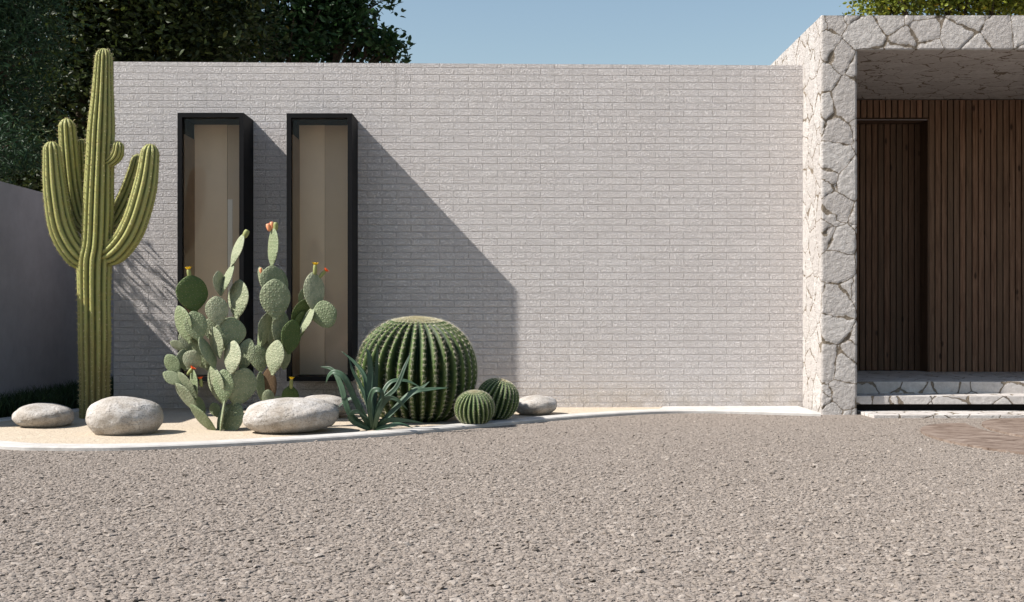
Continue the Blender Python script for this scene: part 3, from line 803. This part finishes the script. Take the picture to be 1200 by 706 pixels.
L2 = [
 (346, 600, 354, 474, 50, 0, .0, 'wood'), (335, 582, 326, 486, 26, 40, -.002, 'pad'), (364, 496, 378, 388, 62, -34, -.006, 'pad'), (414, 432, 426, 326, 54, 26, -.006, 'dark'),
 (352, 592, 350, 540, 36, 10, -.012, 'pad'),
 (384, 410, 392, 296, 46, 32, .0, 'pad'), (332, 408, 350, 306, 30, 58, .002, 'pad'), (322, 440, 328, 330, 22, -64, .004, 'pad'), (362, 410, 350, 300, 34, 30, .006, 'pad'), (374, 326, 370, 201, 88, 10, -.006, 'pad'),
 (368, 260, 360, 160, 70, 20, .002, 'pad'), (350, 250, 325, 164, 32, -40, .008, 'pad'), (362, 168, 370, 45, 44, -56, .006, 'pad'), (395, 262, 382, 170, 40, 34, .010, 'pad'),
 (494, 304, 488, 180, 58, 22, -.002, 'pad'), (484, 322, 560, 298, 82, -50, -.004, 'pad'), (446, 372, 488, 288, 34, -62, -.002, 'pad'),
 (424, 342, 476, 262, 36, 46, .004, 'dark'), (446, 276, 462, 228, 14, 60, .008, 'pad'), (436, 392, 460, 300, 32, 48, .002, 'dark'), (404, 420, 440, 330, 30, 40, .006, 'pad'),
 (330, 488, 318, 404, 52, 12, .0, 'pad'), (372, 470, 345, 380, 40, 20, .010, 'pad'), (400, 480, 396, 400, 40, 24, .012, 'pad'),
]
for a in L2: pad(pear2, P2, *a[:6], dd=a[6], kind=a[7])
blossom(pear2, None, P2-.002, 495, 158, 494, 184, 'yellow', 1.0); blossom(pear2, None, P2, 526, 176, 510, 194, 'red', .95)
blossom(pear2, None, P2+.006, 349, 33, 355, 52, 'salmon', 1.15, False); blossom(pear2, None, P2+.007, 361, 27, 364, 48, 'salmon', 1.1, False)
blossom(pear2, None, P2+.005, 374, 28, 374, 50, 'budgreen', 1.2, False); blossom(pear2, None, P2+.004, 327, 168, 330, 182, 'salmon', .8, False)
P3 = .93
pear3 = thing('prickly_pear', Vector(at(*zoom(418, 590), P3)[:2]+(.02,)), 'small dark olive prickly pear with one yellow bud behind the widest boulder', 'cactus', 'prickly pears')
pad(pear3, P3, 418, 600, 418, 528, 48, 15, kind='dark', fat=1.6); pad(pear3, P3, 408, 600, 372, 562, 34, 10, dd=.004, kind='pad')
blossom(pear3, None, P3-.004, 422, 508, 421, 534, 'yellow', 1.0)

# ------------------------------------------------------------------ barrel cacti
def barrel(px, py, d, rpx, hpx, ribs, lean, label, mat, spl, seed, nare, wool=.2, spn=8):
    c = at(px, py, d); rx = rpx*d/PPM; rz_ = hpx*d/PPM
    rs = random.Random(seed)
    t = thing('barrel_cactus', (c.x, c.y, .02), label, 'cactus', 'barrel cacti')
    q = Quaternion((0, 1, 0), lean[0]) @ Quaternion((1, 0, 0), lean[1])
    nth = 60; n = ribs*10; V = []; A = []; sp = []; sd = []
    def pos(th, a, crest=1.0, rd=.15):
        prof = math.sin(th)**.82; z = math.cos(th); z = z-(.03*math.exp(-(th/.22)**2) if z > 0 else 0)
        k_ = min(1, math.sin(th)*2.6)
        r = rx*prof*(1-rd*(1-crest)*k_)
        return q @ Vector((r*math.cos(a), r*math.sin(a), rz_*z))
    for i in range(nth+1):
        th = .02+(math.pi-.04)*i/nth
        for k_ in range(n):
            a = 2*math.pi*k_/n; cc = abs(math.cos(ribs*a/2)); qq = cc**1.05
            V.append(c+pos(th, a+.02*math.sin(th*3), qq, .20)); A.append(qq**4)
    Fc = []
    for i in range(nth):
        for k_ in range(n):
            a = i*n+k_; b_ = i*n+(k_+1) % n; Fc.append((a, a+n, b_+n, b_))
    o = mesh_obj('body', V, Fc, mat, t)
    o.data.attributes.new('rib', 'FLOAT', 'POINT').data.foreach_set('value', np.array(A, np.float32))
    wv = []; wd_ = []
    for k_ in range(ribs):
        a = 2*math.pi*k_/ribs
        for j in range(nare):
            th = .20+(2.45-.2)*(j/nare)**.92; p = pos(th, a+.02*math.sin(th*3)); nrm = (q @ Vector((math.sin(th)*math.cos(a), math.sin(th)*math.sin(a), math.cos(th)*rx/rz_))).normalized()
            tv = nrm.cross(Vector((0, 0, 1))).normalized(); uv = nrm.cross(tv)
            p = c+p; up = max(.75, 1.0)
            for s in range(spn):
                an = 2*math.pi*s/spn+rs.uniform(-.3, .3); sp.append(p-nrm*.002); sd.append(nrm*rs.uniform(.35, .8)+tv*math.cos(an)+uv*math.sin(an))
            for s in range(3):
                wv.append(p-nrm*.002); wd_.append(nrm+tv*rs.uniform(-.8, .8)+uv*rs.uniform(-.8, .8))
    sv, sf = cones(sp, sd, RNG.uniform(.6, 1.15, len(sp))*spl, spl*.025)
    so = mesh_obj('spines', sv, sf, M['spine'], o, smooth=False); so['kind'] = 'stuff'
    sv, sf = cones(wv, wd_, spl*.28, spl*.095)
    so = mesh_obj('areoles', sv, sf, M['wool'], o, smooth=False); so['kind'] = 'stuff'
    # woolly crown
    cp = []; cd = []; cl = []
    for _ in range(int(2600 if rx > .4 else 1300)):
        uu = rs.random()**.7; rr = uu*wool*rx; a = rs.random()*6.283; th = math.asin(min(.99, (rr/rx)**(1/.82)))
        p = c+pos(max(th, .02), a)-Vector((0, 0, .004)); nr = q @ Vector((.6*rr/rx/wool*math.cos(a), .6*rr/rx/wool*math.sin(a), 1))
        cl.append((1-.75*uu)*rs.uniform(.55, 1.0)); cp.append(p); cd.append(nr+Vector((rs.gauss(0, .35), rs.gauss(0, .35), 0)))
    sv, sf = cones(cp, cd, np.array(cl)*spl, spl*.07)
    so = mesh_obj('woolly_crown', sv, sf, M['wool'], o, smooth=False); so['kind'] = 'stuff'
    return t
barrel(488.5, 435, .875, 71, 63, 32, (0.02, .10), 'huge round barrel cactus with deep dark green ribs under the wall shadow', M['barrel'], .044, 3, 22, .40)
barrel(556, 478.5, .838, 23.5, 20.5, 24, (-.03, .22), 'smallest bright barrel cactus with a pale crown at the kerb', M['barrel2'], .022, 4, 15, .42, 7)
barrel(583, 468, .872, 25.5, 24, 25, (.28, .10), 'mid sized barrel cactus leaning right behind the smallest one', M['barrel2'], .024, 5, 16, .36, 7)

# ------------------------------------------------------------------ agave
AG = .80
ag = thing('agave', on_ground(437, 503.5, .02), 'dark green strappy succulent with curling leaves before the huge barrel cactus', 'succulent')
za = lambda zx, zy: (370+zx/3.923, 340+zy/3.923)
leaves = [
 ([(250, 640, 0), (160, 570, -.005), (118, 440, -.004), (78, 368, 0), (22, 352, .004)], 32), ([(255, 640, 0), (196, 540, -.008), (140, 415, -.012), (92, 378, -.012), (62, 392, -.010), (46, 430, -.008)], 30),
 ([(256, 630, .002), (240, 500, .006), (225, 400, .010), (180, 335, .014), (118, 282, .016)], 28), ([(262, 630, 0), (250, 480, .002), (252, 380, .004), (245, 300, .004), (232, 268, .004)], 34),
 ([(266, 620, .004), (272, 480, .010), (280, 350, .012), (284, 238, .010)], 24), ([(268, 630, 0), (300, 520, -.006), (370, 450, -.008), (408, 360, -.006), (440, 282, 0)], 26),
 ([(262, 640, -.004), (248, 540, -.016), (262, 470, -.022), (292, 462, -.024), (308, 490, -.022), (290, 556, -.018)], 28), ([(268, 640, -.004), (290, 560, -.016), (328, 500, -.020), (376, 506, -.022), (424, 552, -.020)], 28),
 ([(270, 640, 0), (340, 575, -.004), (440, 478, -.006), (520, 458, -.004), (612, 450, 0)], 34), ([(270, 636, .004), (380, 530, .006), (450, 462, .010), (490, 448, .010), (524, 420, .012)], 24),
 ([(268, 642, -.002), (330, 600, -.006), (400, 598, -.004), (500, 612, .0)], 26), ([(266, 644, -.004), (330, 628, -.012), (390, 618, -.014), (446, 634, -.012)], 24),
 ([(256, 645, -.003), (180, 612, -.012), (158, 578, -.018), (190, 558, -.020), (236, 590, -.018)], 28), ([(266, 630, .003), (300, 500, .004), (345, 425, .006), (415, 418, .008), (480, 446, .008)], 24),
 ([(262, 640, .004), (215, 560, .010), (180, 500, .014), (130, 515, .016), (105, 540, .016)], 22), ([(264, 636, .006), (236, 520, .014), (206, 440, .018), (170, 370, .02), (150, 300, .022)], 22),
]
for pts, wz in leaves:
    P = catmull([at(*za(x, y), AG+dd) for x, y, dd in pts], 30); n = len(P); V = []; wm = wz*.95/3.923*AG/PPM
    view = Vector((0, -1, .25)).normalized(); side_prev = None
    tw = random.uniform(-.5, .5)
    for i, p in enumerate(P):
        t = (P[min(i+1, n-1)]-P[max(i-1, 0)]).normalized(); s = t.cross(view)
        if s.length < .05: s = side_prev
        s.normalize()
        if side_prev is not None and s.dot(side_prev) < 0: s = -s
        s = (s if side_prev is None else (s*.35+side_prev*.65)); s = (s-t*s.dot(t)).normalized(); side_prev = s
        nr = s.cross(t).normalized()
        if nr.dot(view) < 0: nr = -nr
        sr = (s*math.cos(tw)+nr*math.sin(tw)); nn = (nr*math.cos(tw)-s*math.sin(tw))
        u = i/(n-1); hw = wm*.5*interp([0, .12, .45, .8, .95, 1], [.75, .85, 1, .55, .2, .04], u); th = .009*(1-u)+.002
        for e, (a, b_) in enumerate(((-1, .30), (-.5, .06), (0, -.02), (.5, .06), (1, .30))): V.append(p+sr*hw*a+nn*hw*b_)
        for e, (a, b_) in enumerate(((.5, -.10), (0, -.25), (-.5, -.10))): V.append(p+sr*hw*a+nn*(hw*b_-th))
    Fc = []
    for i in range(n-1):
        for k_ in range(8): a = i*8+k_; b_ = i*8+(k_+1) % 8; Fc.append((a, b_, b_+8, a+8))
    Fc.append(tuple(range(7, -1, -1))); Fc.append(tuple((n-1)*8+k_ for k_ in range(8)))
    mesh_obj('leaf', V, Fc, M['agave'], ag)

# ------------------------------------------------------------------ trees
def leaf_cloud(centers, radii, nper, size, aspect, droop=.0, shell=.55):
    C = []; S = []
    for c, r in zip(centers, radii):
        n = int(nper*(r[0]*r[1]*r[2])**.6)
        # clumps on and inside the lobe
        nc = max(6, n//55)
        dv = RNG.normal(size=(nc, 3)); dv /= np.linalg.norm(dv, axis=1, keepdims=True)
        rad = (shell+(1-shell)*RNG.random(nc)**.5)*RNG.uniform(.72, 1.12, nc)
        cc = np.array(c)+dv*rad[:, None]*np.array(r)
        cs = RNG.uniform(.16, .36, nc)*min(1.6, (r[0]+r[1]+r[2])/3*.55+.45)
        idx = RNG.integers(0, nc, n)
        p = cc[idx]+RNG.normal(size=(n, 3)).clip(-1.7, 1.7)*cs[idx][:, None]*np.array([1, 1, .62])
        C.append(p)
    P = np.concatenate(C); n = len(P)
    ax = RNG.normal(size=(n, 3)); ax[:, 2] = ax[:, 2]*.55-droop; ax /= np.linalg.norm(ax, axis=1, keepdims=True)
    nr = RNG.normal(size=(n, 3))*.8+np.array([0, 0, .8]); sd = np.cross(ax, nr); sd /= np.linalg.norm(sd, axis=1, keepdims=True)+1e-9; up = np.cross(sd, ax)
    L = (size*RNG.uniform(.6, 1.25, n))[:, None]; W = L*aspect*.5
    V = np.stack([P, P+ax*L*.35+sd*W+up*L*.05, P+ax*L*.72+sd*W*.8+up*L*.03, P+ax*L-up*L*.08, P+ax*L*.72-sd*W*.8+up*L*.03, P+ax*L*.35-sd*W+up*L*.05], 1)
    i = np.arange(n)[:, None]*6
    Fc = np.concatenate([i+[[0, 1, 2, 3]], i+[[0, 3, 4, 5]]])
    return V.reshape(-1, 3), Fc
def tree(base, lobes, nper, size, aspect, mat, label, name='tree', droop=0.0, tr=.18, shell=.55, fork=1.6, limbs=True):
    t = thing(name, base, label, 'tree', 'trees behind the house')
    b = Vector(base); mb = MB()
    cen = Vector((sum(l[0][0] for l in lobes)/len(lobes), sum(l[0][1] for l in lobes)/len(lobes), 0))
    fk = Vector((b.x*.6+cen.x*.4, b.y*.6+cen.y*.4, fork))
    pts = catmull([b-Vector((0, 0, .1)), b+Vector((.03, 0, fork*.45)), fk], 10)
    V, Fc = tube(pts, [tr*(1.25-.5*i/10) for i in range(11)], 12, wob=.25); mb.add(V, Fc)
    for (c, r) in lobes:
        c = Vector(c); m_ = fk.lerp(c, .5)+Vector((random.uniform(-.2, .2), random.uniform(-.2, .2), .25))
        p = catmull([fk-Vector((0, 0, .15)), m_, c], 10); V, Fc = tube(p, [tr*.6*(1-.085*i) for i in range(11)], 8, wob=.2); mb.add(V, Fc)
        for _ in range(6):
            dv = Vector((random.gauss(0, 1), random.gauss(0, 1), random.gauss(.2, .8))).normalized(); e = c+Vector((dv.x*r[0], dv.y*r[1], dv.z*r[2]))*.85
            s = p[random.randint(5, 9)]; q = catmull([s, s.lerp(e, .5)+Vector((0, 0, .12)), e], 6); V, Fc = tube(q, [tr*.2*(1-.13*i) for i in range(7)], 6); mb.add(V, Fc)
    mb.build('trunk', M['bark'], t, smooth=True)
    V, Fc = leaf_cloud([l[0] for l in lobes], [l[1] for l in lobes], nper, size, aspect, droop, shell)
    mesh_obj('crown', V, Fc, M[mat], t, smooth=False); print(label, len(Fc)//2)
    return t
def lobe(px, py, d, rx, ry, rz_): return (tuple(at(px, py, d)), (rx, ry, rz_))
T1 = 1.75
b0 = at(300, 371, T1); tree((b0.x, b0.y, 0), [lobe(345, 20, T1, 1.3, 1.2, 1.0), lobe(400, 35, T1, .8, .8, .7), lobe(440, 50, T1, .55, .6, .42), lobe(463, 55, T1, .25, .3, .22), lobe(420, 0, T1, .6, .6, .4), lobe(260, 50, T1+.05, 1.3, 1.1, 1.0), lobe(300, -70, T1, 2.0, 1.4, 1.3), lobe(380, -50, T1, 1.0, .9, .8), lobe(225, -10, T1, 1.4, 1.2, 1.2)],
     2500, .145, .5, 'leaf_a', 'leafy dark tree whose right edge stands against the blue sky over the brick wall', tr=.2, fork=2.4, shell=.3)
T2 = 1.55
b0 = at(120, 371, T2); tree((b0.x, b0.y, 0), [lobe(150, 30, T2, 1.5, 1.2, 1.5), lobe(90, 130, T2, 1.3, 1.1, 1.4), lobe(110, -90, T2, 2.0, 1.6, 1.6), lobe(220, 20, T2, 1.3, 1.2, 1.2), lobe(60, 40, T2+.1, 1.6, 1.2, 1.7), lobe(90, 220, T2+.05, 1.3, 1.0, 1.2), lobe(30, 200, T2+.1, 1.3, 1.0, 1.3), lobe(165, 90, T2+.1, 1.2, 1., 1.2)],
     5200, .115, .5, 'leaf_b', 'dense brownish olive tree directly behind the top of the columnar cactus', tr=.22, fork=1.5)
T3 = 1.06
b0 = at(-75, 371, T3); tree((b0.x, b0.y, 0), [lobe(-20, 172, .972, .44, .24, .30), lobe(-75, 180, 1.0, .38, .3, .36), lobe(5, 70, 1.08, .55, .5, .8), lobe(5, 160, 1.08, .45, .4, .5), lobe(-70, 60, 1.09, .9, .7, .8), lobe(-90, -60, 1.08, 1.2, 1.0, 1.1), lobe(0, -20, 1.1, .7, .6, .8)],
     9500, .085, .22, 'leaf_c', 'narrow leaved green tree at the far left hanging over the grey wall', droop=.5, tr=.11, fork=1.5)
T4 = 1.62
b0 = at(1130, 371, T4); tree((b0.x, b0.y, 0), [lobe(1040, 0, T4, .55, .6, .30), lobe(1100, -14, T4, .9, .9, .55), lobe(1165, -16, T4, .9, .9, .6), lobe(1240, -20, T4, 1.1, 1.0, .7), lobe(1110, -60, T4, .8, .8, .6)],
     9000, .075, .6, 'leaf_y', 'sunlit lime green tree showing above the stone porch roof', tr=.14, fork=3.6, shell=.3)

# ------------------------------------------------------------------ light, sky, camera
wd = bpy.data.worlds.new('World'); sc.world = wd; wd.use_nodes = True
nt = wd.node_tree; nt.nodes.clear()
o_ = nt.nodes.new('ShaderNodeOutputWorld'); bg = nt.nodes.new('ShaderNodeBackground'); sk = nt.nodes.new('ShaderNodeTexSky')
sk.sky_type = 'NISHITA'; sk.sun_disc = False
sk.sun_elevation = math.asin(-SUN.z); sk.sun_rotation = math.atan2(-SUN.x, -SUN.y)
sk.air_density = 1.4; sk.dust_density = .6; sk.ozone_density = .7
bg.inputs[1].default_value = .071
nt.links.new(sk.outputs[0], bg.inputs[0]); nt.links.new(bg.outputs[0], o_.inputs[0])
sl_ = bpy.data.lights.new('sun', 'SUN'); sl_.energy = 5.0; sl_.angle = R(.53); sl_.color = (1, .952, .885)
so_ = bpy.data.objects.new('sun', sl_); so_.rotation_euler = SUN.to_track_quat('-Z', 'Y').to_euler(); so_.location = (-20, -5, 20); link(so_)
cam = bpy.data.cameras.new('camera'); co_ = bpy.data.objects.new('camera', cam); link(co_)
cam.sensor_width = 36; cam.lens = 36*F/1200; cam.shift_y = (HOR-353)/1200; cam.clip_end = 1000; cam.clip_start = .05
co_.location = (0, 0, H); co_.rotation_euler = (R(90), 0, 0); sc.camera = co_
sc.view_settings.view_transform = 'Standard'; sc.view_settings.look = 'None'; sc.view_settings.gamma = 1; sc.view_settings.exposure = .84
sc.view_settings.use_curve_mapping = False
sc.render.engine = 'CYCLES'
cy = sc.cycles; cy.max_bounces = 6; cy.diffuse_bounces = 4; cy.glossy_bounces = 3; cy.transparent_max_bounces = 8; cy.use_denoising = True
cy.caustics_reflective = False; cy.caustics_refractive = False
